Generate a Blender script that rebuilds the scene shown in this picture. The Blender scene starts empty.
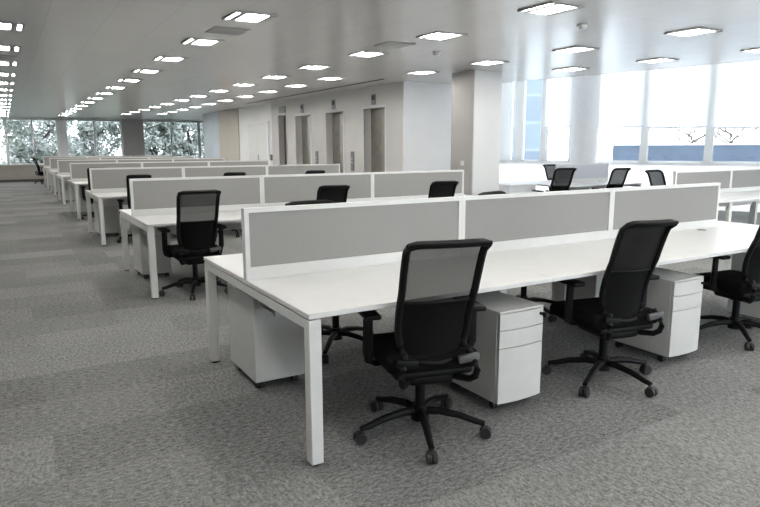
import bpy, bmesh, math, random
from mathutils import Vector, Matrix
random.seed(7)
PI = math.pi
scene = bpy.context.scene
COL = scene.collection

# ------------------------------------------------------------------ materials
def new_mat(name):
    m = bpy.data.materials.new(name); m.use_nodes = True
    nt = m.node_tree
    return m, nt, nt.nodes, nt.links, nt.nodes['Principled BSDF']

def plain(name, rgb, rough=.5, metal=0., spec=.5, var=.04, scale=12., bump=0., bscale=200.):
    m, nt, N, L, B = new_mat(name)
    tc = N.new('ShaderNodeTexCoord'); no = N.new('ShaderNodeTexNoise'); no.inputs['Scale'].default_value = scale
    L.new(tc.outputs['Object'], no.inputs['Vector'])
    rp = N.new('ShaderNodeValToRGB')
    rp.color_ramp.elements[0].position = .3; rp.color_ramp.elements[1].position = .7
    rp.color_ramp.elements[0].color = (*[c*(1-var) for c in rgb], 1)
    rp.color_ramp.elements[1].color = (*[min(1, c*(1+var)) for c in rgb], 1)
    L.new(no.outputs['Fac'], rp.inputs['Fac']); L.new(rp.outputs['Color'], B.inputs['Base Color'])
    B.inputs['Roughness'].default_value = rough; B.inputs['Metallic'].default_value = metal
    B.inputs['Specular IOR Level'].default_value = spec
    if bump:
        n2 = N.new('ShaderNodeTexNoise'); n2.inputs['Scale'].default_value = bscale
        L.new(tc.outputs['Object'], n2.inputs['Vector'])
        bp = N.new('ShaderNodeBump'); bp.inputs['Strength'].default_value = bump; bp.inputs['Distance'].default_value = .004
        L.new(n2.outputs['Fac'], bp.inputs['Height']); L.new(bp.outputs['Normal'], B.inputs['Normal'])
    return m

M = {}
M['white'] = plain('white_melamine', (.70, .70, .685), .34, var=.015)
M['white_metal'] = plain('white_powder_coat', (.67, .67, .655), .4, var=.02)
M['ped'] = plain('white_steel_cabinet', (.57, .57, .55), .42, var=.02)
M['ped_gap'] = plain('dark_recess', (.02, .02, .02), .6)
M['fabric'] = plain('grey_screen_fabric', (.30, .295, .285), .9, spec=.2, var=.02, scale=60, bump=.3, bscale=500)
M['black'] = plain('black_plastic', (.006, .006, .0062), .5, var=.1, spec=.14)
M['seat'] = plain('black_seat_fabric', (.006, .006, .0062), .95, spec=.1, var=.2, scale=80, bump=.3, bscale=600)
M['grey_plastic'] = plain('grey_bracket_plastic', (.085, .085, .083), .5)
M['wheel'] = plain('black_caster_rubber', (.018, .018, .018), .5)
M['wall'] = plain('white_wall_paint', (.91, .915, .92), .7, var=.02, scale=2)
M['core'] = plain('pale_grey_wall_panel', (.585, .575, .56), .5, var=.03, scale=2)
M['tan'] = plain('beige_wall_paint', (.50, .46, .41), .6, var=.03, scale=2)
M['column'] = plain('column_paint', (.68, .68, .675), .6, var=.02, scale=2)
M['pier'] = plain('grey_pier_paint', (.50, .485, .485), .6, var=.03)
M['colgrey'] = plain('darker_column_face', (.40, .39, .38), .6, var=.03, scale=2)
M['roundcol'] = plain('round_column_paint', (.90, .90, .90), .5, var=.02)
M['frame'] = plain('white_window_frame', (.90, .91, .93), .4, var=.02)
M['steel'] = plain('brushed_steel', (.36, .34, .305), .33, metal=.85, var=.1, scale=6)
M['steel_dark'] = plain('dark_steel', (.10, .09, .08), .4, metal=.6, var=.1)
M['lightgap'] = plain('shadow_gap_black', (.10, .10, .10), .7)
M['sign'] = plain('grey_indicator_plate', (.20, .20, .21), .4, var=.1)
M['sill'] = plain('beige_sill_panel', (.46, .44, .40), .6, var=.05, scale=3)
M['bluecol'] = plain('reflection_blue_partition', (.68, .76, .84), .25, var=.05, scale=1.5)  # window light reflected in the glass is put into its base colour
M['hoarding'] = plain('blue_hoarding_paint', (.052, .072, .105), .6, var=.12, scale=1.2)
M['bark'] = plain('tree_bark', (.10, .085, .07), .9, var=.3, scale=8)
M['terrace'] = plain('pale_paving', (.55, .56, .58), .8, var=.06, scale=2)
M['grass'] = plain('grass_ground', (.16, .20, .12), .9, var=.3, scale=2)
M['vent'] = plain('perforated_grey_vent', (.36, .36, .355), .6, var=.1, scale=80)
M['ltframe'] = plain('grey_light_frame', (.36, .36, .355), .5, var=.03)
M['chrome'] = plain('steel_handle', (.5, .5, .5), .3, metal=.9)

def emit_mat(name, rgb, s):
    m, nt, N, L, B = new_mat(name)
    tc = N.new('ShaderNodeTexCoord'); no = N.new('ShaderNodeTexNoise'); no.inputs['Scale'].default_value = 4
    L.new(tc.outputs['Object'], no.inputs['Vector'])
    mp = N.new('ShaderNodeMapRange'); mp.inputs['To Min'].default_value = s*.95; mp.inputs['To Max'].default_value = s*1.05
    L.new(no.outputs['Fac'], mp.inputs['Value']); L.new(mp.outputs['Result'], B.inputs['Emission Strength'])
    B.inputs['Emission Color'].default_value = (*rgb, 1); B.inputs['Base Color'].default_value = (.8, .8, .8, 1)
    return m
M['diffuser'] = emit_mat('lit_light_diffuser', (1, .975, .93), 34.0)

# carpet: half-metre tiles with their own tone, turned pile direction, speckled loops
def carpet():
    m, nt, N, L, B = new_mat('grey_loop_carpet_tiles')
    tc = N.new('ShaderNodeTexCoord')
    br = N.new('ShaderNodeTexBrick'); br.inputs['Scale'].default_value = 1.0
    br.inputs['Brick Width'].default_value = 1.0; br.inputs['Row Height'].default_value = .5
    br.offset = .37; br.inputs['Mortar Size'].default_value = 0.0
    br.inputs['Color1'].default_value = (0, 0, 0, 1); br.inputs['Color2'].default_value = (1, 1, 1, 1)
    mapb = N.new('ShaderNodeMapping'); mapb.inputs['Rotation'].default_value = (0, 0, 0)
    L.new(tc.outputs['Object'], mapb.inputs['Vector']); L.new(mapb.outputs['Vector'], br.inputs['Vector'])
    big = N.new('ShaderNodeTexNoise'); big.inputs['Scale'].default_value = .9; big.inputs['Detail'].default_value = 3
    L.new(tc.outputs['Object'], big.inputs['Vector'])
    # ribs along the tile
    sep = N.new('ShaderNodeMapping'); sep.inputs['Scale'].default_value = (30, 62, 1)
    L.new(tc.outputs['Object'], sep.inputs['Vector'])
    rib = N.new('ShaderNodeTexNoise'); rib.inputs['Scale'].default_value = 1.0; rib.inputs['Detail'].default_value = 2
    L.new(sep.outputs['Vector'], rib.inputs['Vector'])
    sp2 = N.new('ShaderNodeMapping'); sp2.inputs['Scale'].default_value = (62, 30, 1)
    L.new(tc.outputs['Object'], sp2.inputs['Vector'])
    rib2 = N.new('ShaderNodeTexNoise'); rib2.inputs['Scale'].default_value = 1.0; rib2.inputs['Detail'].default_value = 2
    L.new(sp2.outputs['Vector'], rib2.inputs['Vector'])
    thr = N.new('ShaderNodeMath'); thr.operation = 'GREATER_THAN'; thr.inputs[1].default_value = .5
    L.new(br.outputs['Color'], thr.inputs[0])
    mx = N.new('ShaderNodeMix'); mx.data_type = 'FLOAT'
    L.new(thr.outputs[0], mx.inputs[0]); L.new(rib.outputs['Fac'], mx.inputs[2]); L.new(rib2.outputs['Fac'], mx.inputs[3])
    fine = N.new('ShaderNodeTexNoise'); fine.inputs['Scale'].default_value = 95; fine.inputs['Detail'].default_value = 2
    L.new(tc.outputs['Object'], fine.inputs['Vector'])
    def madd(a, k, c):
        n = N.new('ShaderNodeMath'); n.operation = 'MULTIPLY_ADD'; n.inputs[1].default_value = k
        L.new(a, n.inputs[0])
        if isinstance(c, float): n.inputs[2].default_value = c
        else: L.new(c, n.inputs[2])
        return n.outputs[0]
    v = madd(br.outputs['Color'], .07, -.203)
    v = madd(big.outputs['Fac'], .07, v)
    v = madd(mx.outputs[0], .36, v)
    v = madd(fine.outputs['Fac'], .32, v)
    cmb = N.new('ShaderNodeCombineColor')
    w = madd(v, .97, 0.0); L.new(v, cmb.inputs[0]); L.new(v, cmb.inputs[1]); L.new(w, cmb.inputs[2])
    L.new(cmb.outputs[0], B.inputs['Base Color'])
    B.inputs['Roughness'].default_value = .95; B.inputs['Specular IOR Level'].default_value = .1
    bp = N.new('ShaderNodeBump'); bp.inputs['Strength'].default_value = .5; bp.inputs['Distance'].default_value = .006
    L.new(mx.outputs[0], bp.inputs['Height']); L.new(bp.outputs['Normal'], B.inputs['Normal'])
    return m
M['carpet'] = carpet()

# ceiling: satin metal planks with fine joints
def ceiling_mat():
    m, nt, N, L, B = new_mat('satin_grey_metal_ceiling_tiles')
    tc = N.new('ShaderNodeTexCoord')
    mp = N.new('ShaderNodeMapping'); mp.inputs['Rotation'].default_value = (0, 0, PI/2); mp.inputs['Location'].default_value = (.12, .1, 0)
    L.new(tc.outputs['Object'], mp.inputs['Vector'])
    br = N.new('ShaderNodeTexBrick'); br.inputs['Scale'].default_value = 1; br.offset = 0
    br.inputs['Brick Width'].default_value = 1.7; br.inputs['Row Height'].default_value = .515
    br.inputs['Mortar Size'].default_value = .004; br.inputs['Mortar Smooth'].default_value = .3
    br.inputs['Color1'].default_value = (.70, .695, .68, 1); br.inputs['Color2'].default_value = (.73, .725, .71, 1)
    br.inputs['Mortar'].default_value = (.60, .595, .59, 1)
    L.new(mp.outputs['Vector'], br.inputs['Vector']); L.new(br.outputs['Color'], B.inputs['Base Color'])
    B.inputs['Roughness'].default_value = .22; B.inputs['Metallic'].default_value = .15
    no = N.new('ShaderNodeTexNoise'); no.inputs['Scale'].default_value = 1.6; no.inputs['Detail'].default_value = 2
    L.new(tc.outputs['Object'], no.inputs['Vector'])
    bp = N.new('ShaderNodeBump'); bp.inputs['Strength'].default_value = .12; bp.inputs['Distance'].default_value = .03
    L.new(no.outputs['Fac'], bp.inputs['Height']); L.new(bp.outputs['Normal'], B.inputs['Normal'])
    return m
M['ceiling'] = ceiling_mat()

def glass_mat(name='clear_window_glass', tint=(.93, .96, .98)):
    m, nt, N, L, B = new_mat(name)
    out = N['Material Output']; N.remove(B)
    tr = N.new('ShaderNodeBsdfTransparent'); tr.inputs['Color'].default_value = (*tint, 1)
    gl = N.new('ShaderNodeBsdfGlossy'); gl.inputs['Roughness'].default_value = .03
    fr = N.new('ShaderNodeFresnel'); fr.inputs['IOR'].default_value = 1.3
    mx = N.new('ShaderNodeMixShader')
    L.new(fr.outputs[0], mx.inputs[0]); L.new(tr.outputs[0], mx.inputs[1]); L.new(gl.outputs[0], mx.inputs[2]); L.new(mx.outputs[0], out.inputs[0])
    return m
M['glass'] = glass_mat(); M['dimming'] = glass_mat('view_dimming_window_glass', (.70, .73, .755))  # second glass carries a tint added to dim the bright view outside

def blind_mat():
    m, nt, N, L, B = new_mat('white_roller_blind_cloth')
    out = N['Material Output']
    tc = N.new('ShaderNodeTexCoord'); no = N.new('ShaderNodeTexNoise'); no.inputs['Scale'].default_value = 300
    L.new(tc.outputs['Object'], no.inputs['Vector'])
    rp = N.new('ShaderNodeValToRGB'); rp.color_ramp.elements[0].color = (.88, .88, .87, 1); rp.color_ramp.elements[1].color = (.95, .95, .945, 1)
    L.new(no.outputs['Fac'], rp.inputs['Fac']); L.new(rp.outputs['Color'], B.inputs['Base Color']); B.inputs['Roughness'].default_value = .9
    t = N.new('ShaderNodeBsdfTranslucent'); L.new(rp.outputs['Color'], t.inputs['Color'])
    mx = N.new('ShaderNodeMixShader'); mx.inputs[0].default_value = .6
    L.new(B.outputs[0], mx.inputs[1]); L.new(t.outputs[0], mx.inputs[2]); L.new(mx.outputs[0], out.inputs[0])
    return m
M['blind'] = blind_mat(); M['glare_white'] = M['blind'].copy(); M['glare_white'].name = 'translucent_glare_white'  # translucent white stands in for window glare on frames and lower wall

def mesh_mat(name, clear):
    m, nt, N, L, B = new_mat(name)
    out = N['Material Output']
    B.inputs['Base Color'].default_value = (.006, .006, .006, 1); B.inputs['Roughness'].default_value = .85; B.inputs['Specular IOR Level'].default_value = .12
    tc = N.new('ShaderNodeTexCoord')
    wv = N.new('ShaderNodeTexWave'); wv.inputs['Scale'].default_value = 60; wv.inputs['Distortion'].default_value = 4; wv.bands_direction = 'X'
    L.new(tc.outputs['Object'], wv.inputs['Vector'])
    mr = N.new('ShaderNodeMapRange'); mr.inputs['To Min'].default_value = max(0, clear-.03); mr.inputs['To Max'].default_value = clear+.03
    L.new(wv.outputs['Fac'], mr.inputs['Value'])
    tr = N.new('ShaderNodeBsdfTransparent')
    mx = N.new('ShaderNodeMixShader')
    L.new(mr.outputs[0], mx.inputs[0]); L.new(B.outputs[0], mx.inputs[1]); L.new(tr.outputs[0], mx.inputs[2]); L.new(mx.outputs[0], out.inputs[0])
    return m
M['mesh_open'] = mesh_mat('open_black_chair_mesh', .17)
M['mesh_dense'] = mesh_mat('dense_black_chair_mesh', .0)

def leaf_mat(name, a, b):
    m, nt, N, L, B = new_mat(name)
    oi = N.new('ShaderNodeTexCoord'); no = N.new('ShaderNodeTexNoise'); no.inputs['Scale'].default_value = 1.5; no.inputs['Detail'].default_value = 4
    L.new(oi.outputs['Object'], no.inputs['Vector'])
    rp = N.new('ShaderNodeValToRGB'); rp.color_ramp.elements[0].position = .35; rp.color_ramp.elements[1].position = .65
    rp.color_ramp.elements[0].color = (*a, 1); rp.color_ramp.elements[1].color = (*b, 1)
    L.new(no.outputs['Fac'], rp.inputs['Fac']); L.new(rp.outputs['Color'], B.inputs['Base Color'])
    B.inputs['Roughness'].default_value = .8
    return m
M['leaf'] = leaf_mat('haze_paled_leaves', (.24, .265, .23), (.58, .60, .55))  # leaf colours paled to stand in for outdoor haze

def facade_mat():
    m, nt, N, L, B = new_mat('pale_blue_banded_facade')
    tc = N.new('ShaderNodeTexCoord')
    mp = N.new('ShaderNodeMapping'); mp.inputs['Rotation'].default_value = (PI/2, 0, 0)
    L.new(tc.outputs['Object'], mp.inputs['Vector'])
    br = N.new('ShaderNodeTexBrick'); br.offset = 0; br.inputs['Scale'].default_value = 1
    br.inputs['Brick Width'].default_value = 2.0; br.inputs['Row Height'].default_value = 1.7; br.inputs['Mortar Size'].default_value = .08
    br.inputs['Color1'].default_value = (.10, .125, .155, 1); br.inputs['Color2'].default_value = (.13, .165, .185, 1); br.inputs['Mortar'].default_value = (.17, .20, .22, 1)
    L.new(mp.outputs['Vector'], br.inputs['Vector']); L.new(br.outputs['Color'], B.inputs['Base Color']); B.inputs['Roughness'].default_value = .4
    return m
M['facade'] = facade_mat()

# ------------------------------------------------------------------ mesh helpers
def bx(bm, a, b, bev=0., seg=1, rot=None, at=None):
    """box between corners a and b, optional rounded edges and transform"""
    cx, cy, cz = [(a[i]+b[i])/2 for i in range(3)]
    mat = Matrix.Translation((cx, cy, cz)) @ Matrix.Diagonal((abs(b[0]-a[0]), abs(b[1]-a[1]), abs(b[2]-a[2]), 1))
    r = bmesh.ops.create_cube(bm, size=1, matrix=mat)
    vs = r['verts']
    if bev > 0:
        es = list({e for v in vs for e in v.link_edges})
        rb = bmesh.ops.bevel(bm, geom=es, offset=bev, segments=seg, affect='EDGES', profile=.5)
        vs = list({v for f in rb['faces'] for v in f.verts} | {v for v in vs if v.is_valid})
    if rot is not None:
        bmesh.ops.rotate(bm, verts=vs, cent=at or (0, 0, 0), matrix=rot)
    return vs

def cyl(bm, c, r, h, n=20, axis='Z', r2=None):
    R = {'Z': Matrix.Identity(4), 'X': Matrix.Rotation(PI/2, 4, 'Y'), 'Y': Matrix.Rotation(-PI/2, 4, 'X')}[axis]
    bmesh.ops.create_cone(bm, cap_ends=True, segments=n, radius1=r, radius2=r if r2 is None else r2, depth=h, matrix=Matrix.Translation(c) @ R)

def tube(bm, pts, r, n=8, closed=False, flat=None):
    """tube along points; r a number or list; flat = (side, up) scale of the section"""
    P = [Vector(p) for p in pts]; k = len(P); rings = []
    rs = r if isinstance(r, (list, tuple)) else [r]*k
    up = Vector((0, 0, 1))
    for i in range(k):
        d = (P[(i+1) % k]-P[i-1]) if (closed or 0 < i < k-1) else (P[1]-P[0] if i == 0 else P[-1]-P[-2])
        d.normalize()
        ref = up if abs(d.dot(up)) < .95 else Vector((0, 1, 0))
        s = d.cross(ref).normalized(); t = s.cross(d).normalized()
        fs, fu = flat or (1, 1)
        rings.append([bm.verts.new(P[i] + (s*math.cos(2*PI*j/n)*fs + t*math.sin(2*PI*j/n)*fu)*rs[i]) for j in range(n)])
    for i in range(k if closed else k-1):
        a, b = rings[i], rings[(i+1) % k]
        for j in range(n):
            try: bm.faces.new((a[j], a[(j+1) % n], b[(j+1) % n], b[j]))
            except ValueError: pass
    if not closed:
        bm.faces.new(rings[0][::-1]); bm.faces.new(rings[-1])

def obj(name, bm, mat, parent=None, smooth=False, loc=None, rz=0):
    bmesh.ops.recalc_face_normals(bm, faces=bm.faces[:])
    me = bpy.data.meshes.new(name); bm.to_mesh(me); bm.free()
    me.materials.append(M[mat] if isinstance(mat, str) else mat)
    if smooth:
        for p in me.polygons: p.use_smooth = True
        try: me.set_sharp_from_angle(angle=math.radians(40))
        except Exception: pass
    o = bpy.data.objects.new(name, me); COL.objects.link(o)
    if parent: o.parent = parent
    if loc: o.location = loc
    o.rotation_euler = (0, 0, rz)
    return o

def box_obj(name, a, b, mat, parent=None, bev=0., seg=1):
    bm = bmesh.new(); bx(bm, a, b, bev, seg); return obj(name, bm, mat, parent, smooth=bev > 0)

def thing(name, label, cat, loc=(0, 0, 0), rz=0, group=None):
    o = bpy.data.objects.new(name, None); COL.objects.link(o); o.empty_display_size = .1
    o.location = loc; o.rotation_euler = (0, 0, rz)
    o['label'] = label; o['category'] = cat
    if group: o['group'] = group
    return o

def tag(o, label, cat, group=None):
    o['label'] = label; o['category'] = cat
    if group: o['group'] = group
    return o

def struct(name, a, b, mat, bev=0., parent=None):
    o = box_obj(name, a, b, mat, parent, bev); 
    if parent is None: o['kind'] = 'structure'
    return o

def prism(bm, poly, z0, z1):
    lo = [bm.verts.new((x, y, z0)) for x, y in poly]; hi = [bm.verts.new((x, y, z1)) for x, y in poly]
    bm.faces.new(lo[::-1]); bm.faces.new(hi)
    n = len(poly)
    for i in range(n): bm.faces.new((lo[i], lo[(i+1) % n], hi[(i+1) % n], hi[i]))

def copy_tree(o, parent=None):
    c = o.copy(); COL.objects.link(c)
    if parent is not None: c.parent = parent
    for ch in list(o.children): copy_tree(ch, c)
    return c

ORD = ['first', 'second', 'third', 'fourth', 'fifth', 'sixth', 'seventh', 'eighth', 'ninth', 'tenth', 'eleventh', 'twelfth', 'thirteenth', 'fourteenth', 'fifteenth', 'sixteenth', 'seventeenth', 'eighteenth']

# ------------------------------------------------------------------ the setting
ZC = 2.7
bm = bmesh.new()
prism(bm, [(-6, -6), (16.6, -6), (16.6, -.5), (9.0, 12.6), (9, 28.6), (-6, 28.6)], -.1, 0)
o = obj('floor', bm, 'carpet'); o['kind'] = 'structure'

EDGE0, EDGE1 = (10.8, -6.0), (7.41, 8.1)
bm = bmesh.new()
prism(bm, [(-6, -6), EDGE0, EDGE1, (7.41, 22.6), (9, 22.6), (9, 28.6), (-6, 28.6)], ZC, ZC+1.3)
o = obj('ceiling', bm, 'ceiling'); o['kind'] = 'structure'
bm = bmesh.new()
prism(bm, [EDGE0, (17.2, -6), (17.2, -.5), (9.2, 13.3), (7.41, 13.3), EDGE1], ZC+1.3, ZC+1.4)
o = obj('ceiling', bm, 'wall'); o['kind'] = 'structure'
# slim white trim along the edge of the lower ceiling
bm = bmesh.new()
d = (Vector(EDGE1)-Vector(EDGE0)).normalized(); nx = Vector((d.y, -d.x))
prism(bm, [tuple(Vector(EDGE0)), tuple(Vector(EDGE1)), tuple(Vector(EDGE1)+nx*.05), tuple(Vector(EDGE0)+nx*.05)], ZC-.001, ZC+1.3)
o = obj('trim_1', bm, 'wall'); o['kind'] = 'structure'

struct('wall_left', (-6.15, -6, 0), (-6, 28.6, ZC), 'wall')
struct('wall_back', (-6.15, -6.15, 0), (16.6, -6, .5), 'wall')
struct('wall_back_head', (-6.15, -6.15, ZC-.2), (16.6, -6, ZC+1.3), 'wall')
struct('wall_back_panel', (-6.15, -6.15, .5), (.5, -6, ZC-.2), 'wall')
struct('wall_back_side', (10.5, -6.15, .5), (16.6, -6, ZC-.2), 'wall')
for i in range(4):  # unseen windows added behind the camera to brighten surfaces facing it
    a = .5+2.5*i; bm = bmesh.new()
    for x in (a, a+2.42): bx(bm, (x, -6.12, .5), (x+.08, -6.03, ZC-.2))
    for z in (.5, ZC-.28): bx(bm, (a, -6.12, z), (a+2.5, -6.03, z+.08))
    w = obj('window_%d' % (i+30), bm, 'frame'); w['kind'] = 'structure'
    box_obj('window_pane', (a+.05, -6.08, .55), (a+2.45, -6.07, ZC-.25), 'glass', w)

# lift core: its long face at x = 5.72, four openings, white wall round the corner
CX = 5.72
lifts = [(8.79, 9.67, 2.25), (10.66, 11.56, 2.25), (12.49, 13.41, 2.25), (14.09, 14.64, 2.32)]
bm = bmesh.new(); y = 8.1
for a, b, h in lifts:
    bx(bm, (CX, y, 0), (CX+.25, a, ZC)); bx(bm, (CX, a, h), (CX+.25, b, ZC)); y = b
bx(bm, (CX, y, 0), (CX+.25, 15.2, ZC))
o = obj('wall_lifts', bm, 'core'); o['kind'] = 'structure'
struct('wall_corridor', (CX+.03, 15.2, 0), (CX+.25, 18.27, ZC), 'wall')
struct('wall_passage', (CX, 18.27, 0), (CX+.25, 20.49, ZC), 'tan')
struct('wall_partition', (CX, 20.49, 0), (CX+.25, 22.6, ZC), 'bluecol')
struct('wall_core_end', (CX+.25, 8.1, 0), (7.36, 8.3, ZC), 'wall')
struct('wall_core_facing', (CX+.0005, 8.085, 0), (7.36, 8.0995, ZC), 'wall')
struct('wall_core_side', (7.2, 8.3, 0), (7.36, 22.6, ZC), 'wall')
struct('wall_core_back', (CX+.25, 22.45, 0), (9, 22.6, ZC), 'wall')
struct('wall_right_far', (8.9, 22.6, 0), (9.05, 28.6, ZC), 'wall')
# shadow-gap groove in the ceiling in front of the lifts
struct('trim_2', (5.12, 7.9, ZC-.012), (5.17, 15.6, ZC-.002), 'lightgap')

# lift doors and the dark service door (set in the openings)
for i, (a, b, h) in enumerate(lifts):
    mid = (a+b)/2
    if i < 3:
        t = thing('door_%d' % (i+1), '', '', (CX+.17, mid, 0)); del t['label'], t['category']; t['kind'] = 'structure'
        w = (b-a)/2
        for s in (-1, 1):
            box_obj('door_leaf', (0, min(0, s*w)+.007, 0.01), (.04, max(0, s*w)-.007, h-.005), 'steel', t)
    else:
        t = thing('door_%d' % (i+1), '', '', (CX+.15, mid, 0)); del t['label'], t['category']; t['kind'] = 'structure'
        w = (b-a)/2
        for s in (-1, 1):
            box_obj('door_leaf', (0, min(0, s*w)+.012, .01), (.04, max(0, s*w)-.012, h-.01), 'steel_dark', t)
        box_obj('door_handle', (-.04, -.05, .95), (-.02, -.03, 1.35), 'chrome', t)
    # pale steel surround
    bm = bmesh.new()
    bx(bm, (CX-.012, a-.035, 0), (CX+.02, a, h+.035)); bx(bm, (CX-.012, b, 0), (CX+.02, b+.035, h+.035)); bx(bm, (CX-.012, a, h), (CX+.02, b, h+.035))
    o = obj('trim_%d' % (i+3), bm, 'column' if i < 3 else 'core'); o['kind'] = 'structure'
# white double door in the corridor wall
t = thing('door_5', '', '', (CX+.01, 16.4, 0)); del t['label'], t['category']; t['kind'] = 'structure'
for s in (-1, 1):
    box_obj('door_leaf', (-.03, min(0, s*.85)+.006, .01), (.012, max(0, s*.85)-.006, 2.12), 'white', t)
box_obj('door_handle', (-.06, -.09, .95), (-.035, -.06, 1.2), 'chrome', t)
bm = bmesh.new()
for yy in (-.93, .86): bx(bm, (-.035, yy, 0), (.015, yy+.07, 2.2))
bx(bm, (-.035, -.86, 2.13), (.015, .86, 2.2)); obj('door_frame', bm, 'frame', t)

# floor indicators above the lifts and call plates between them
for i, (yy, z) in enumerate([(9.24, 2.43), (11.12, 2.43), (12.96, 2.43)]):
    t = thing('lift_indicator', 'small grey floor indicator plate above the %s lift door from the wall corner' % ORD[i], 'sign', (CX, yy, z), 0, 'floor indicators above lift doors')
    box_obj('plate', (-.02, -.09, -.11), (0, .09, .11), 'sign', t, .004)
    box_obj('display', (-.024, -.06, -.01), (-.02, .06, .08), 'ped_gap', t)
t = thing('exit_sign', 'grey rectangular sign above the dark narrow door past the lifts', 'sign', (CX, 14.33, 2.47))
box_obj('plate', (-.02, -.24, -.09), (0, .24, .09), 'sign', t, .004)
for i, yy in enumerate([10.2, 12.1]):
    t = thing('lift_call_panel', 'tall grey lift call panel on wall between the %s lift doors' % ['first and second', 'second and third'][i], 'control panel', (CX, yy, .9), 0, 'lift call panels')
    box_obj('plate', (-.025, -.07, 0), (0, .07, .44), 'sign', t, .005)
    for zz in (.2, .28):
        bm = bmesh.new(); cyl(bm, (-.03, 0, zz), .02, .012, 12, 'X'); obj('button', bm, 'chrome', t)
box = tag(box_obj('fire_call_point', (CX-.03, 15.27, 1.05), (CX+.03, 15.37, 1.22), 'sign', None, .005), 'small dark wall box beside the white double door', 'switch')

# square column in front of the lift corner
t = box_obj('wall_column', (5.76, 5.97, 0), (6.36, 6.6, ZC), 'column', None, .006); t['kind'] = 'structure'
struct('wall_column_face', (5.752, 5.985, 0), (5.7595, 6.585, ZC), 'colgrey')  # thin box over one side, darker grey than the rest of the column
tag(box_obj('light_switch', (5.74, 6.2, 1.12), (5.752, 6.29, 1.2), 'white', None, .003), 'small white switch plate on grey face of square column', 'switch')

# far wall: low beige panel, windows, pale columns
FY = 28.5
struct('wall_far', (-6, FY-.12, 0), (9, FY+.1, .72), 'sill')
struct('trim_7', (-6, FY-.2, .70), (9, FY+.1, .74), 'frame')
struct('baseboard_far', (-6, FY-.14, 0), (9, FY-.12, .1), 'lightgap')
struct('wall_far_head', (-6, FY-.1, 2.62), (9, FY+.1, ZC+.1), 'wall')
struct('wall_far_pier', (3.62, FY-.3, .0), (4.5, FY+.1, ZC), 'pier')
struct('wall_far_pier.001', (-6, FY-.1, .72), (-3.0, FY+.1, ZC), 'wall')
spans = [(-3.0, -.95), (-.95, 1.0), (1.3, 3.62), (4.5, 7.1), (7.1, 9)]
struct('trim_8', (1.0, FY-.1, .72), (1.3, FY+.1, 2.65), 'frame')
for i, (a, b) in enumerate(spans):
    bm = bmesh.new()
    for x in (a, b-.06, (a+b)/2-.03): bx(bm, (x, FY-.04, .72), (x+.06, FY+.04, 2.65))
    for z in (.72, 2.6): bx(bm, (a, FY-.035, z), (b, FY+.035, z+.05))
    if i == 0: bx(bm, (a, FY-.035, 1.56), (b, FY+.035, 1.61))
    w = obj('window_%d' % (i+1), bm, 'frame'); w['kind'] = 'structure'
    box_obj('window_pane', (a+.03, FY-.005, .75), (b-.03, FY+.005, 2.62), 'glass' if i == 0 else 'dimming', w)

# glazed facade on the window side (slanted wall), built in its own frame: s runs along it
FB = Vector((13.0, 5.3)); FE = Vector((-.4899, .8718)).normalized(); FANG = math.atan2(FE.y, FE.x)
fac = Matrix.Translation((FB.x, FB.y, 0)) @ Matrix.Rotation(FANG, 4, 'Z')   # local +x along the wall, -y outside? 
def fobj(name, boxes, mat, kind=True, parent=None, bev=0):
    bm = bmesh.new()
    for a, b in boxes: bx(bm, a, b, bev)
    o = obj(name, bm, mat, parent)
    if parent is None:
        o.matrix_world = fac
        if kind: o['kind'] = 'structure'
    return o
OUT = -1  # outward side sign in local y (away from the room)
HT = ZC+1.3
fobj('wall_right', [((-7.5, -.03, 0), (9.5, .03, 1.02))], 'glare_white')  # lower wall made translucent to look washed out by daylight
fobj('trim_9', [((-7.5, -.1, 1.02), (9.5, .16, 1.06))], 'glare_white')
fobj('trim_10', [((-7.5, -.1, HT-.12), (9.5, .1, HT))], 'frame')
mull = [-6.9, -5.5, -4.1, -2.75, -1.35, -.55, .84, 2.2, 3.86, 4.57, 5.22, 5.62, 6.6, 7.5, 9.3]
mw = {.84: .17, 2.2: .15, 4.57: .12, 5.22: .22, 5.62: .36}
mull = [m for m in mull if m != -.55]
fobj('trim_11', [((m-mw.get(m, .12)/2, -.09, 1.04), (m+mw.get(m, .12)/2, .12, HT-.1)) for m in mull], 'glare_white')  # mullions made translucent so they whiten as if in glare
for i in range(len(mull)-1):
    a, b = mull[i], mull[i+1]
    w = fobj('window_%d' % (i+6), [((a, -.045, 1.04), (a+.09, .05, HT-.1)), ((b-.09, -.045, 1.04), (b, .05, HT-.1)), ((a, -.045, 1.04), (b, .05, 1.1))], 'glare_white')
    fobj('window_pane', [((a+.05, -.006, 1.06), (b-.05, .006, HT-.1))], 'glass', parent=w)
def blind(a, b, z, label):
    t = thing('roller_blind', label, 'blind', (0, 0, 0), 0, 'white roller blinds on the window wall')
    t.matrix_world = fac
    bm = bmesh.new()
    # cloth with a slight belly
    n = 10; vs = []
    for k in range(n+1):
        u = k/n; x = a+(b-a)*u; yy = .20+.01*math.sin(u*PI)
        vs.append((bm.verts.new((x, yy, z)), bm.verts.new((x, yy, HT-.06))))
    for k in range(n): bm.faces.new((vs[k][0], vs[k+1][0], vs[k+1][1], vs[k][1]))
    obj('blind_cloth', bm, 'blind', t, smooth=True)
    bm = bmesh.new(); bx(bm, (a, .188, z-.025), (b, .212, z+.005)); obj('bottom_bar', bm, 'frame', t)
    bm = bmesh.new(); cyl(bm, ((a+b)/2, .20, HT-.05), .035, b-a, 12, 'X'); obj('roller', bm, 'frame', t)
blind(3.84, 4.53, 1.92, 'narrow white roller blind between pale blue pane and round column')
blind(2.21, 3.82, 1.90, 'wide white roller blind just past the round column')
blind(.85, 2.19, 1.87, 'white roller blind pulled down over the window with two bare trees')
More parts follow.
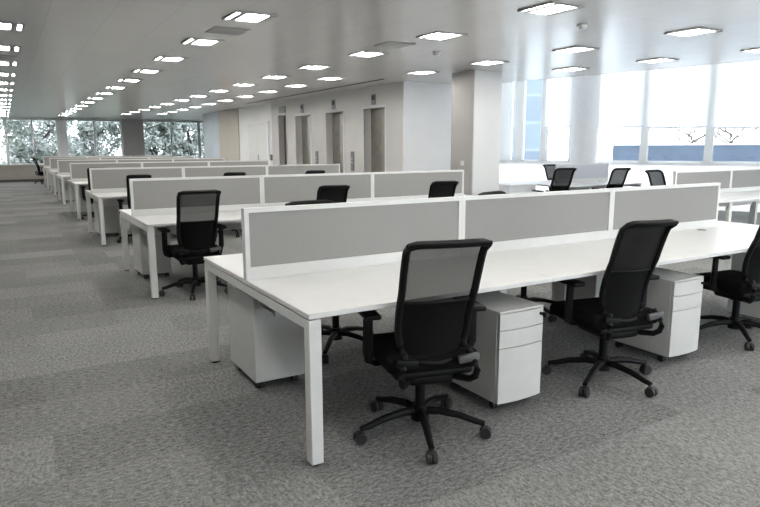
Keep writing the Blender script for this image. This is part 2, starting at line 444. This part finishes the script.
blind(-.50, .83, 1.845, 'white roller blind pulled down over window at the photo edge')
blind(-1.35, -.52, 1.84, 'white roller blind in the window beyond the photo edge')
# round column inside the glazing
bm = bmesh.new(); cyl(bm, (10.62, 7.87, HT/2), .31, HT, 40)
o = obj('wall_round_column', bm, 'roundcol', smooth=True); o['kind'] = 'structure'

# ------------------------------------------------------------------ outside
o = struct('terrace_ground', (9.3, -30, -.6), (70, 60, -.5), 'terrace'); o.name = 'ground_terrace'
o = struct('ground_lawn', (-60, 28.8, -.6), (9.3, 80, -.5), 'grass')
def along(p, q, h, z0, th, name, mat, label, cat):
    v = Vector(q)-Vector(p); bm = bmesh.new(); bx(bm, (0, -th/2, z0), (v.length, th/2, h), .0)
    # capping rail
    o = obj(name, bm, mat, None, loc=(p[0], p[1], 0), rz=math.atan2(v.y, v.x)); return tag(o, label, cat)
hb = along((20.7, 15.2), (29.0, -3.0), 1.47, -.5, .12, 'hoarding', 'hoarding', 'long blue hoarding panel wall standing outside the right windows', 'fence')
bm = bmesh.new(); bx(bm, (0, -.1, 1.47), (20.0, .1, 1.52)); obj('capping_rail', bm, 'frame', hb)
# pale blue building seen through the unblinded pane
t = thing('office_building', 'pale blue banded office building seen through the tall narrow pane', 'building', (28.47, 26.9, -.5), math.atan2(.51, -.86))
box_obj('building_wall', (0, -6, 0), (9, 0, 16), 'facade', t)
box_obj('roof', (-.15, -6.2, 16), (9.2, .2, 16.4), 'frame', t)

def tree_bare(x, y, h, label, seed):
    rnd = random.Random(seed)
    t = thing('bare_tree', label, 'tree', (x, y, -.5), 0, 'bare trees outside the window wall')
    bm = bmesh.new(); tube(bm, [(0, 0, 0), (.03, .02, h*.4), (.0, .05, h*.46)], [.07, .055, .045], 8); obj('trunk', bm, 'bark', t, True)
    bm = bmesh.new()
    def grow(p, d, L, r, n):
        q = p + d*L; tube(bm, [p, (p+q)/2+Vector((rnd.uniform(-.05, .05), rnd.uniform(-.05, .05), 0)), q], [r, r*.85, r*.65], 5)
        if n:
            for _ in range(3):
                e = (d + Vector((rnd.uniform(-.8, .8), rnd.uniform(-.8, .8), rnd.uniform(-.1, .5)))).normalized(); grow(q, e, L*.72, r*.6, n-1)
    for k in range(7):
        a = k*1.3+rnd.random(); grow(Vector((0, .05, h*(.40+.02*k))), Vector((math.cos(a), math.sin(a), .55)).normalized(), h*.15, .042, 4)
    obj('branches', bm, 'bark', t, True)
tree_bare(25, 14.5, 4.4, 'bare spreading tree beyond the blue hoarding, nearer the round column', 3)
tree_bare(25.9, 13.2, 4.6, 'bare spreading tree beyond the blue hoarding, farther from the round column', 5)

def leafy(x, y, h, w, label, seed):
    rnd = random.Random(seed)
    t = thing('leafy_tree', label, 'tree', (x, y, -.5), 0, 'leafy trees outside the far windows')
    bm = bmesh.new(); tube(bm, [(0, 0, 0), (.06, 0, h*.35), (-.05, .05, h*.7)], [.2, .14, .06], 8)
    for k in range(6):
        a = k*1.1; tube(bm, [(0, 0, h*(.25+.05*k)), (math.cos(a)*w*.35, math.sin(a)*w*.3, h*(.42+.06*k))], [.07, .03], 6)
    obj('trunk', bm, 'bark', t, True)
    bm = bmesh.new()
    cl = [(Vector((rnd.uniform(-1, 1)*w*.5, rnd.uniform(-1, 1)*w*.35, h*rnd.uniform(.16, .95))), rnd.uniform(.35, .7)) for _ in range(60)]
    for c, r in cl:
        for _ in range(75):
            d = Vector((rnd.gauss(0, 1), rnd.gauss(0, 1), rnd.gauss(0, .8)))
            p = c + d.normalized()*r*rnd.random()**.4
            s = rnd.uniform(.07, .16); u = Vector((rnd.gauss(0, 1), rnd.gauss(0, 1), rnd.gauss(0, 1))).normalized()
            v = u.orthogonal().normalized()
            bm.faces.new([bm.verts.new(p+u*s), bm.verts.new(p+v*s*.5), bm.verts.new(p-u*s), bm.verts.new(p-v*s*.5)])
    obj('foliage', bm, 'leaf', t)
leafy(.35, 33.5, 3.9, 2.5, 'grey green leafy tree outside the far window nearest the aisle', 1)
leafy(2.9, 33.8, 4.2, 2.8, 'leafy tree outside the far window beside the beige pier', 2)
leafy(5.9, 33.2, 4.0, 2.6, 'pale leafy tree outside the far window past the beige pier', 4)
leafy(7.9, 33.6, 4.1, 2.6, 'leafy tree outside the far window by the pale blue partition', 6)

# ------------------------------------------------------------------ ceiling lights and vents
def make_light(mirror):
    t = thing('ceiling_light', '', 'light', (0, 0, ZC), 0, 'recessed ceiling lights')
    m = -1 if mirror else 1
    def B(name, x0, x1, y0, y1, z0, z1, mat):
        return box_obj(name, (min(m*x0, m*x1), y0, z0), (max(m*x0, m*x1), y1, z1), mat, t)
    bm = bmesh.new()
    for a, b in [((-.21, -.215), (.20, -.19)), ((-.21, .19), (.20, .215)), ((-.21, -.19), (-.19, .19)), ((-.15, -.19), (-.09, .19)), ((.135, -.19), (.20, .19))]:
        xs = sorted((m*a[0], m*b[0])); bx(bm, (xs[0], a[1], -.016), (xs[1], b[1], -.001))
    obj('light_frame', bm, 'ltframe', t)
    B('diffuser', -.09, .135, -.19, .19, -.006, -.002, 'diffuser')
    B('side_diffuser', -.19, -.15, -.19, .19, -.006, -.002, 'diffuser')
    B('louvre', .145, .19, -.18, .18, -.019, -.0162, 'vent')
    return t
LA = make_light(False); LB = make_light(True); ua = ub = False
# x at y = 2, drift of x per metre, first y, pitch, count, mirrored, where
cols = [(-1.0, 0, 1.97, 1.69, 16, True, 'over the open aisle'), (1.08, 0, 1.97, 1.69, 15, False, 'over the bench ends'),
        (3.34, -.012, 1.93, 1.655, 14, False, 'over the bench middles'), (5.6, -.09, 2.0, 1.55, 4, False, 'before the column'),
        (7.70, -.22, 2.3, 1.38, 3, False, 'beside the window wall'), (4.24, 0, 8.26, 1.6, 10, False, 'along the lift wall')]
for x0, dx, y0, pitch, n, mir, where in cols:
    for k in range(-4 if y0 < 8 else 0, n):
        y = y0 + pitch*k
        if mir:
            o = LB if not ub else copy_tree(LB); ub = True
        else:
            o = LA if not ua else copy_tree(LA); ua = True
        o.location = (x0 + dx*(y-2), y, ZC)
        first = 1 if where in ('over the open aisle', 'over the bench ends') else 0
        if k < first:
            o['label'] = 'bright square recessed ceiling light outside the photo, above or behind the camera'
        else:
            o['label'] = 'square ceiling light, %s from the camera in the line %s' % (ORD[k-first], where)
def vent(x, y, label, first=[None]):
    if first[0] is None:
        t = thing('ceiling_vent', label, 'vent', (x, y, ZC), 0, 'grey ceiling vents')
        box_obj('grille', (-.17, -.17, -.006), (.17, .17, -.0015), 'vent', t)
        bm = bmesh.new()
        for a, b in [((-.19, -.19), (.19, -.17)), ((-.19, .17), (.19, .19)), ((-.19, -.17), (-.17, .17)), ((.17, -.17), (.19, .17))]: bx(bm, (*a, -.008), (*b, -.001))
        obj('vent_frame', bm, 'vent', t); first[0] = t
    else:
        t = copy_tree(first[0]); t.location = (x, y, ZC); t['label'] = label
vent(1.12, 4.5, 'grey square ceiling vent between two lights over the bench ends')
vent(3.2, 4.4, 'grey square ceiling vent between two lights over the bench middles')
vent(-1.0, 8.0, 'grey square ceiling vent among the lights over the open aisle')
def detector(x, y, label):
    t = thing('smoke_detector', label, 'smoke detector', (x, y, ZC))
    bm = bmesh.new(); cyl(bm, (0, 0, -.01), .055, .018, 20); obj('base', bm, 'white', t)
    bm = bmesh.new(); cyl(bm, (0, 0, -.03), .035, .025, 20, r2=.045); obj('sensor_head', bm, 'white', t)
detector(4.23, 2.35, 'small white smoke detector on ceiling near the window side lights')
detector(4.03, 4.65, 'small white smoke detector on ceiling near the lift corner')

# ------------------------------------------------------------------ benches
T = .73; D = 1.70
def make_bench(mods, ext_right, ext_left, label, loc, sh=.395):
    """back-to-back bench; screens run over the modules, the top runs ext past the screens"""
    t = thing('desk_bench', label, 'desk', loc, 0, 'white back-to-back desk benches')
    L = sum(mods); xs = [0]
    for m in mods: xs.append(xs[-1]+m)
    # tops: one leaf per workstation on each side and a slim centre rail between
    for side in (0, 1):
        for i in range(len(mods)):
            a = xs[i] - (ext_left if i == 0 else 0); b = xs[i+1] + (ext_right if i == len(mods)-1 else 0)
            y0, y1 = ((0, .803), (.897, D))[side]
            box_obj('tabletop', (a+(0 if i == 0 else .0006), y0, T-.025), (b-.0006, y1, T), 'white', t, .003)
    bm = bmesh.new(); bx(bm, (-ext_left, .8035, T-.025), (L+ext_right, .8965, T+.001)); obj('centre_rail', bm, 'white', t)
    bm = bmesh.new()
    # long beams, end beams
    for y in (.22, D-.26): bx(bm, (-ext_left*.0+.03, y, T-.075), (L-.03, y+.04, T-.026))
    for x in (.0, L-.06): bx(bm, (x+.004, .05, T-.078), (x+.044, D-.05, T-.032))
    obj('frame_beam', bm, 'white_metal', t)
    for x in (0, L-.06):
        for y in (0.004, D-.064):
            bm = bmesh.new(); bx(bm, (x+.002, y, .012), (x+.062, y+.06, T-.031), .003)
            lg = obj('leg', bm, 'white_metal', t, True)
            bm = bmesh.new(); cyl(bm, (x+.032, y+.03, .006), .022, .012, 12); obj('foot', bm, 'wheel', lg)
    for x in xs[1:-1]:
        for y in (.40, D-.46):
            bm = bmesh.new(); bx(bm, (x-.03, y, .012), (x+.03, y+.06, T-.07), .003)
            lg = obj('leg', bm, 'white_metal', t, True)
            bm = bmesh.new(); cyl(bm, (x, y+.03, .006), .022, .012, 12); obj('foot', bm, 'wheel', lg)
    bm = bmesh.new()
    bx(bm, (.12, .72, T-.2), (L-.12, .98, T-.19)); bx(bm, (.12, .72, T-.19), (L-.12, .73, T-.08)); bx(bm, (.12, .97, T-.19), (L-.12, .98, T-.08))
    obj('cable_tray', bm, 'white_metal', t)
    # screens
    yc = D/2
    for i in range(len(mods)):
        a, b = xs[i], xs[i+1]
        bm = bmesh.new(); bx(bm, (a+.025, yc-.018, T+.07), (b-.025, yc+.018, T+sh-.022), .003)
        p = obj('screen_panel', bm, 'fabric', t, True)
        bm = bmesh.new()
        bx(bm, (a+.0008, yc-.024, T+.002), (a+.027, yc+.024, T+sh)); bx(bm, (b-.027, yc-.024, T+.002), (b-.0008, yc+.024, T+sh))
        bx(bm, (a+.027, yc-.024, T+sh-.024), (b-.027, yc+.024, T+sh)); bx(bm, (a+.027, yc-.024, T+.002), (b-.027, yc+.024, T+.07))
        obj('screen_frame', bm, 'white_metal', p)
        for y in ((.765, D-.765) if i == len(mods)-1 else ()):
            bm = bmesh.new(); cyl(bm, (b-.33, y, T+.001), .038, .004, 20); obj('cable_grommet', bm, 'grey_plastic', t, True)
    return t
rowY = [0, 3.725, 7.585, 11.47, 15.13, 18.64, 22.4]
rowX = [0, .02, .045, .075, .078, .09, .1]
b1 = make_bench([1.49, 1.48, 1.44], .44, 0, 'long white desk bench closest to the camera, grey screens along its middle', (rowX[0], 0, 0))
b2 = make_bench([1.45, 1.49, 1.49], .43, 0, '', (0, 0, 0))
for i in range(1, 7):
    o = b2 if i == 1 else copy_tree(b2)
    o.location = (rowX[i], rowY[i], 0)
    o['label'] = 'white back-to-back desk bench with grey screens, %s bench from the camera along the aisle' % ORD[i] if i < 6 else 'white back-to-back desk bench with grey screens, closest to the far windows'
r1 = make_bench([1.40, 1.5, 1.5], 0, .45, 'white desk bench with grey screens beside the window wall, nearer bench', (7.19, 2.32, 0), .36)
M['fabric_keep'] = M['fabric']; M['fabric'] = plain('glare_pale_screen_fabric', (.55, .57, .60), .9, spec=.2, var=.05, scale=60)  # lighter copy of the screen fabric, window glare put into its colour
r2 = make_bench([1.5], .0, .5, 'short white desk bench with one glare-paled screen in front of the round column', (8.2, 5.55, 0), .37)

# ------------------------------------------------------------------ pedestals
def make_ped():
    t = thing('drawer_pedestal', '', 'drawer unit', (0, 0, 0), 0, 'white drawer pedestals under the benches')
    W, Dp, z0, z1 = .32, .49, .055, .58      # front at y = 0, body behind
    bm = bmesh.new(); bx(bm, (0, .022, z0), (W, Dp, z1-.004), .004); bx(bm, (-.002, .0, z1-.012), (W+.002, Dp+.002, z1), .003)
    obj('cabinet_body', bm, 'ped', t, True)
    zs = [(z0+.004, .372), (.376, .472), (.476, z1-.014)]
    for k, (a, b) in enumerate(zs):
        bm = bmesh.new(); n = 10; rows = []
        for j in range(n+1):
            u = j/n; x = .002+(W-.004)*u; yb = -.014*math.sin(u*PI)**.8 if 0 < u < 1 else 0
            rows.append([bm.verts.new((x, yb, a)), bm.verts.new((x, yb, b)), bm.verts.new((x, .02, a)), bm.verts.new((x, .02, b))])
        for j in range(n):
            p, q = rows[j], rows[j+1]
            bm.faces.new((p[0], q[0], q[1], p[1])); bm.faces.new((p[1], q[1], q[3], p[3])); bm.faces.new((p[0], p[2], q[2], q[0]))
        bm.faces.new((rows[0][0], rows[0][1], rows[0][3], rows[0][2])); bm.faces.new((rows[n][0], rows[n][2], rows[n][3], rows[n][1]))
        dr = obj('drawer', bm, 'ped', t, True)
        if k == 2:
            bm = bmesh.new(); cyl(bm, (W-.028, -.012, b-.03), .009, .03, 12, 'Y'); bx(bm, (W-.031, -.045, b-.045), (W-.025, -.025, b-.018)); obj('lock', bm, 'black', dr)
    bm = bmesh.new(); bx(bm, (.02, .05, .045), (W-.02, Dp-.03, z0)); obj('base_plate', bm, 'ped_gap', t)
    for x in (.045, W-.045):
        for y in (.08, Dp-.06):
            bm = bmesh.new(); cyl(bm, (x-.012, y, .0225), .0225, .014, 14, 'X'); cyl(bm, (x+.012, y, .0225), .0225, .014, 14, 'X'); bx(bm, (x-.016, y-.012, .03), (x+.016, y+.012, .05))
            obj('caster', bm, 'wheel', t, True)
    return t
PED = make_ped(); pu = [False]
def ped(x, y, rz, label):
    o = PED if not pu[0] else copy_tree(PED); pu[0] = True
    o.location = (x, y, 0); o.rotation_euler = (0, 0, rz); o['label'] = label
for r in range(7):
    X, Y = rowX[r], rowY[r]
    nm = ['closest bench'] + ['%s bench from the camera' % ORD[k] for k in range(1, 6)] + ['last bench']
    # rear ones face away (rotated half a turn): origin is at their front right
    ped(X+.41, Y+1.49, PI, 'white drawer pedestal turned away, under the open end of the %s' % nm[r])
    if r < 3:
        for k in range(3):
            if r == 2 and k: continue
            ped(X+1.115+1.5*k, Y+.01, 0, 'white three-drawer pedestal under the %s, %s from its open end' % (nm[r], ORD[k]))
    if r < 2:
        for k in range(1, 3):
            ped(X+.41+1.48*k, Y+1.49, PI, 'white pedestal turned away under the %s, %s from its open end' % (nm[r], ORD[k]))
ped(7.19+.47, 2.32+1.49, PI, 'white drawer pedestal under the nearer bench beside the window wall')

M['fabric'] = M['fabric_keep']
# low storage cabinet near the glazing
t = thing('storage_cabinet', 'low white storage cabinet with dark lock near the square column', 'cabinet', (7.05, 6.42, 0))
box_obj('cabinet_body', (0, 0, .05), (.64, .8, .705), 'frame', t, .004); box_obj('cabinet_top', (-.01, -.01, .706), (.648, .81, .73), 'frame', t, .003)
box_obj('plinth', (.03, .03, 0), (.61, .77, .05), 'ped_gap', t)
for k in range(2):
    d_ = box_obj('door', (-.018, .01+k*.395, .06), (-.001, .395+k*.395, .70), 'frame', t, .002)
    if k == 0: box_obj('lock', (-.03, .33, .60), (-.018, .36, .645), 'black', d_)

# ------------------------------------------------------------------ task chairs (face +y, origin on the floor under the column)
SEATZ = .47
def back_pt(u, v):
    """u -1..1 across, v 0..1 up"""
    z = .455+.582*v
    w = (.165+.055*min(1, v/.22)**.6+.018*v)*.785
    y = -.215 + .022*math.sin(min(v, .6)/.6*PI) - .13*v**1.7 - (.03*((v-.9)/.1)**2 if v > .9 else 0)
    y += .045*u*u*(1-.5*v)
    return Vector((u*w, y, z))
def make_chair(matname, upper_name='backrest'):
    t = thing('task_chair', '', 'chair', (0, 0, 0), 0, 'black mesh-back task chairs')
    def patch(v0, v1, off=0, nu=12, nv=14, pad=0):
        bm = bmesh.new(); g = []
        for i in range(nv+1):
            v = v0+(v1-v0)*i/nv; g.append([bm.verts.new(back_pt(-1+2*j/nu, v)*1 + Vector((0, off, 0))) for j in range(nu+1)])
        for i in range(nv):
            for j in range(nu): bm.faces.new((g[i][j], g[i][j+1], g[i+1][j+1], g[i+1][j]))
        return bm
    back = obj('backrest', patch(0, 1), matname, t, True)
    # dense knit over the lower half
    bm = patch(0.01, .50, .008); obj('lumbar_panel', bm, 'mesh_dense', back, True)
    # perimeter frame
    bm = bmesh.new(); pts = []
    for k in range(13): pts.append(back_pt(-1+k/6, 0) + Vector((0, 0, -.012*(1-abs(-1+k/6)))))
    for k in range(1, 15): pts.append(back_pt(1, k/15))
    top = [back_pt(1-k/6, 1) - Vector((0, 0, .010*abs(1-k/6)**10)) for k in range(13)]
    pts += top
    for k in range(14, 0, -1): pts.append(back_pt(-1, k/15))
    tube(bm, pts, .0185, 8, closed=True); 
    tube(bm, [p+Vector((0, -.014, .002)) for p in [back_pt(-1.04+2.08*k/12, 1) - Vector((0, 0, .006*abs(-1+2*k/12)**10)) for k in range(13)]], .010, 8)
    obj('back_frame', bm, 'black', back, True)
    bm = bmesh.new(); tube(bm, [back_pt(-1+k/6, .5) for k in range(13)], .008, 6); obj('cross_bar', bm, 'black', back, True)
    # seat
    bm = bmesh.new(); bx(bm, (-.235, -.215, .395), (.235, .27, .485), .035, 4)
    for v in bm.verts:
        if v.co.y > .2: v.co.z -= .03*((v.co.y-.2)/.07)
        if v.co.z > .45: v.co.z -= .012*(1-min(1, abs(v.co.x)/.2))
    seat = obj('seat', bm, 'seat', t, True)
    bm = bmesh.new(); bx(bm, (-.20, -.2, .365), (.20, .22, .405), .018, 3); obj('seat_pan', bm, 'black', seat, True)
    # mechanism and J-shaped back supports
    bm = bmesh.new(); bx(bm, (-.12, -.17, .315), (.12, .12, .375), .025, 3); bx(bm, (-.03, -.02, .29), (.03, .04, .34), .005)
    tube(bm, [(.1, .05, .37), (.25, .06, .365)], .008, 6)
    obj('tilt_mechanism', bm, 'black', t, True)
    for s in (-1, 1):
        bm = bmesh.new()
        tube(bm, [(s*.09, -.12, .350), (s*.13, -.17, .345), (s*.17, -.225, .35), (s*.185, -.255, .372), (s*.19, -.265, .405), (s*.182, -.258, .44), (s*.17, -.24, .47), (s*.158, -.222, .50)], [.017]*7+[.015], 10)
        br = obj('back_bracket', bm, 'black', t, True)
        bm = bmesh.new(); bx(bm, (s*.155-.06, -.264, .448), (s*.155+.05, -.236, .488), .01, 2, Matrix.Rotation(-s*.12, 3, 'Y'), (s*.17, -.25, .47)); obj('bracket_cap', bm, 'grey_plastic' if s > 0 else 'black', br, True)
    # armrests
    for s in (-1, 1):
        bm = bmesh.new()
        tube(bm, [(s*.12, .02, .392), (s*.24, .01, .392), (s*.272, .0, .41), (s*.278, -.005, .46), (s*.278, -.01, .64)], [.018, .02, .022, .022, .02], 8, flat=(1.25, .8))
        a = obj('armrest', bm, 'black', t, True)
        bm = bmesh.new(); bx(bm, (s*.275-.042, -.10, .64), (s*.275+.042, .15, .668), .012, 3); obj('arm_pad', bm, 'black', a, True)
    # column
    bm = bmesh.new(); cyl(bm, (0, 0, .255), .026, .23, 16); cyl(bm, (0, 0, .33), .018, .12, 16); obj('gas_column', bm, 'black', t, True)
    bm = bmesh.new(); cyl(bm, (0, 0, .115), .048, .085, 20, r2=.036); obj('base_hub', bm, 'black', t, True)
    for k in range(5):
        bm = bmesh.new()
        tube(bm, [(.03, 0, .118), (.10, 0, .122), (.2, 0, .108), (.29, 0, .082), (.33, 0, .075)], [.027, .026, .023, .02, .017], 8, flat=(.85, .8))
        lg = obj('leg', bm, 'black', t, True, rz=2*PI*k/5)
        bm = bmesh.new()
        for s in (-1, 1): cyl(bm, (.335, s*.015, .029), .029, .018, 18, 'Y')
        cyl(bm, (.322, 0, .06), .008, .04, 8); bx(bm, (.315, -.022, .042), (.352, .022, .062), .008, 2)
        obj('caster', bm, 'wheel', lg, True)
    return t
CH = make_chair('mesh_open'); cu = [False]
CH2 = make_chair('mesh_dense'); cu2 = [False]
M['mesh_mid'] = mesh_mat('half_open_black_chair_mesh', .09)
CH3 = make_chair('mesh_mid'); cu3 = [False]
def chair(x, y, rz, label, base=None, dense=False, scale=1.):
    P, u = {True: (CH2, cu2), False: (CH, cu), 'mid': (CH3, cu3)}[dense]
    o = P if not u[0] else copy_tree(P); u[0] = True
    o.location = (x, y, 0); o.rotation_euler = (0, 0, math.radians(rz)); o['label'] = label; o.scale = (scale,)*3
    if base is not None:   # world heading of the first base leg
        k = 0
        for c in o.children:
            if c.name.split('.')[0] == 'leg': c.rotation_euler = (0, 0, math.radians(base-rz)+2*PI*k/5); k += 1
    return o
chair(.64, .065, -14, 'black mesh task chair with see-through back, closest to the camera', 173)
c2 = chair(2.03, .07, -11, 'black task chair with solid dark back at the middle of the closest bench', 203, True)
for c in c2.children:
    if c.name.split('.')[0] == 'backrest': c.scale.x = .86; c.location.x = -.022
chair(3.62, .15, -8, 'black task chair cut off by the photo edge at the closest bench', 155, True)
chair(.88, 1.5, 184, 'black task chair behind the closest bench, its base showing under the desk end', 230)
chair(2.72, 1.5, 196, 'black task chair behind the closest bench, top edge peeping over the middle screen', 200)
chair(.465, 3.82, -1, 'black mesh task chair at the open end of the second bench', 178)
chair(1.93, 3.83, -5, 'black task chair at the middle of the second bench, back showing over the first screen', 160, True)
chair(3.4, 3.83, -8, 'black task chair farthest from the aisle at the second bench', 170, True)
chair(.64, 7.68, -4, 'black task chair at the open end of the third bench', 170, True)
chair(2.1, 7.7, -5, 'black task chair at the middle of the third bench, only its top showing', 190, True)
chair(3.5, 7.7, -3, 'black task chair farthest from the aisle at the third bench', 200, True)
chair(.50, 11.5, -2, 'black task chair at the fourth bench, a sliver showing past the third screen', 180, True)
chair(.22, 26.4, -80, 'dark task chair standing alone by the far window sill', 180)
chair(7.18, 5.5, -10, 'black task chair at the short bench, nearer the square column', 180, 'mid', 1.03)
chair(8.67, 5.55, -6, 'black task chair at the short bench, below the blinded windows', 190, 'mid', 1.0)
chair(9.25, 7.25, 178, 'black task chair behind the short bench, mostly hidden by another chair', 190, 'mid', 1.0)
chair(8.28, 3.95, 180, 'black task chair behind the nearer bench beside the window wall', 190, 'mid', 1.0)

# ------------------------------------------------------------------ light, sky, camera
w = bpy.data.worlds.new('sky'); scene.world = w; w.use_nodes = True
N, L = w.node_tree.nodes, w.node_tree.links
bg = N['Background']; bg.inputs['Strength'].default_value = 5.8
tc = N.new('ShaderNodeTexCoord'); sx = N.new('ShaderNodeSeparateXYZ'); rp = N.new('ShaderNodeValToRGB')
L.new(tc.outputs['Generated'], sx.inputs[0]); L.new(sx.outputs['Z'], rp.inputs['Fac'])
rp.color_ramp.elements[0].color = (.97, .98, 1, 1); rp.color_ramp.elements[1].color = (.85, .93, 1, 1)
L.new(rp.outputs['Color'], bg.inputs['Color'])

cam = bpy.data.cameras.new('camera'); cam.sensor_width = 36; cam.sensor_fit = 'HORIZONTAL'; cam.lens = 29.517
cam.clip_start = .05; cam.clip_end = 300
co = bpy.data.objects.new('camera', cam); COL.objects.link(co)
r2 = Vector((.85931642, -.51143759, -.0026235)); u2 = Vector((.08898546, .1444579, .98550165)); fw = Vector((.5036436, .8470912, -.16964555))
m = Matrix((r2, u2, -fw)).transposed().to_4x4(); m.translation = (-1.08240588, -2.4327675, 1.45575964)
co.matrix_world = m; scene.camera = co
scene.view_settings.view_transform = 'Standard'
scene.view_settings.exposure = 0.25
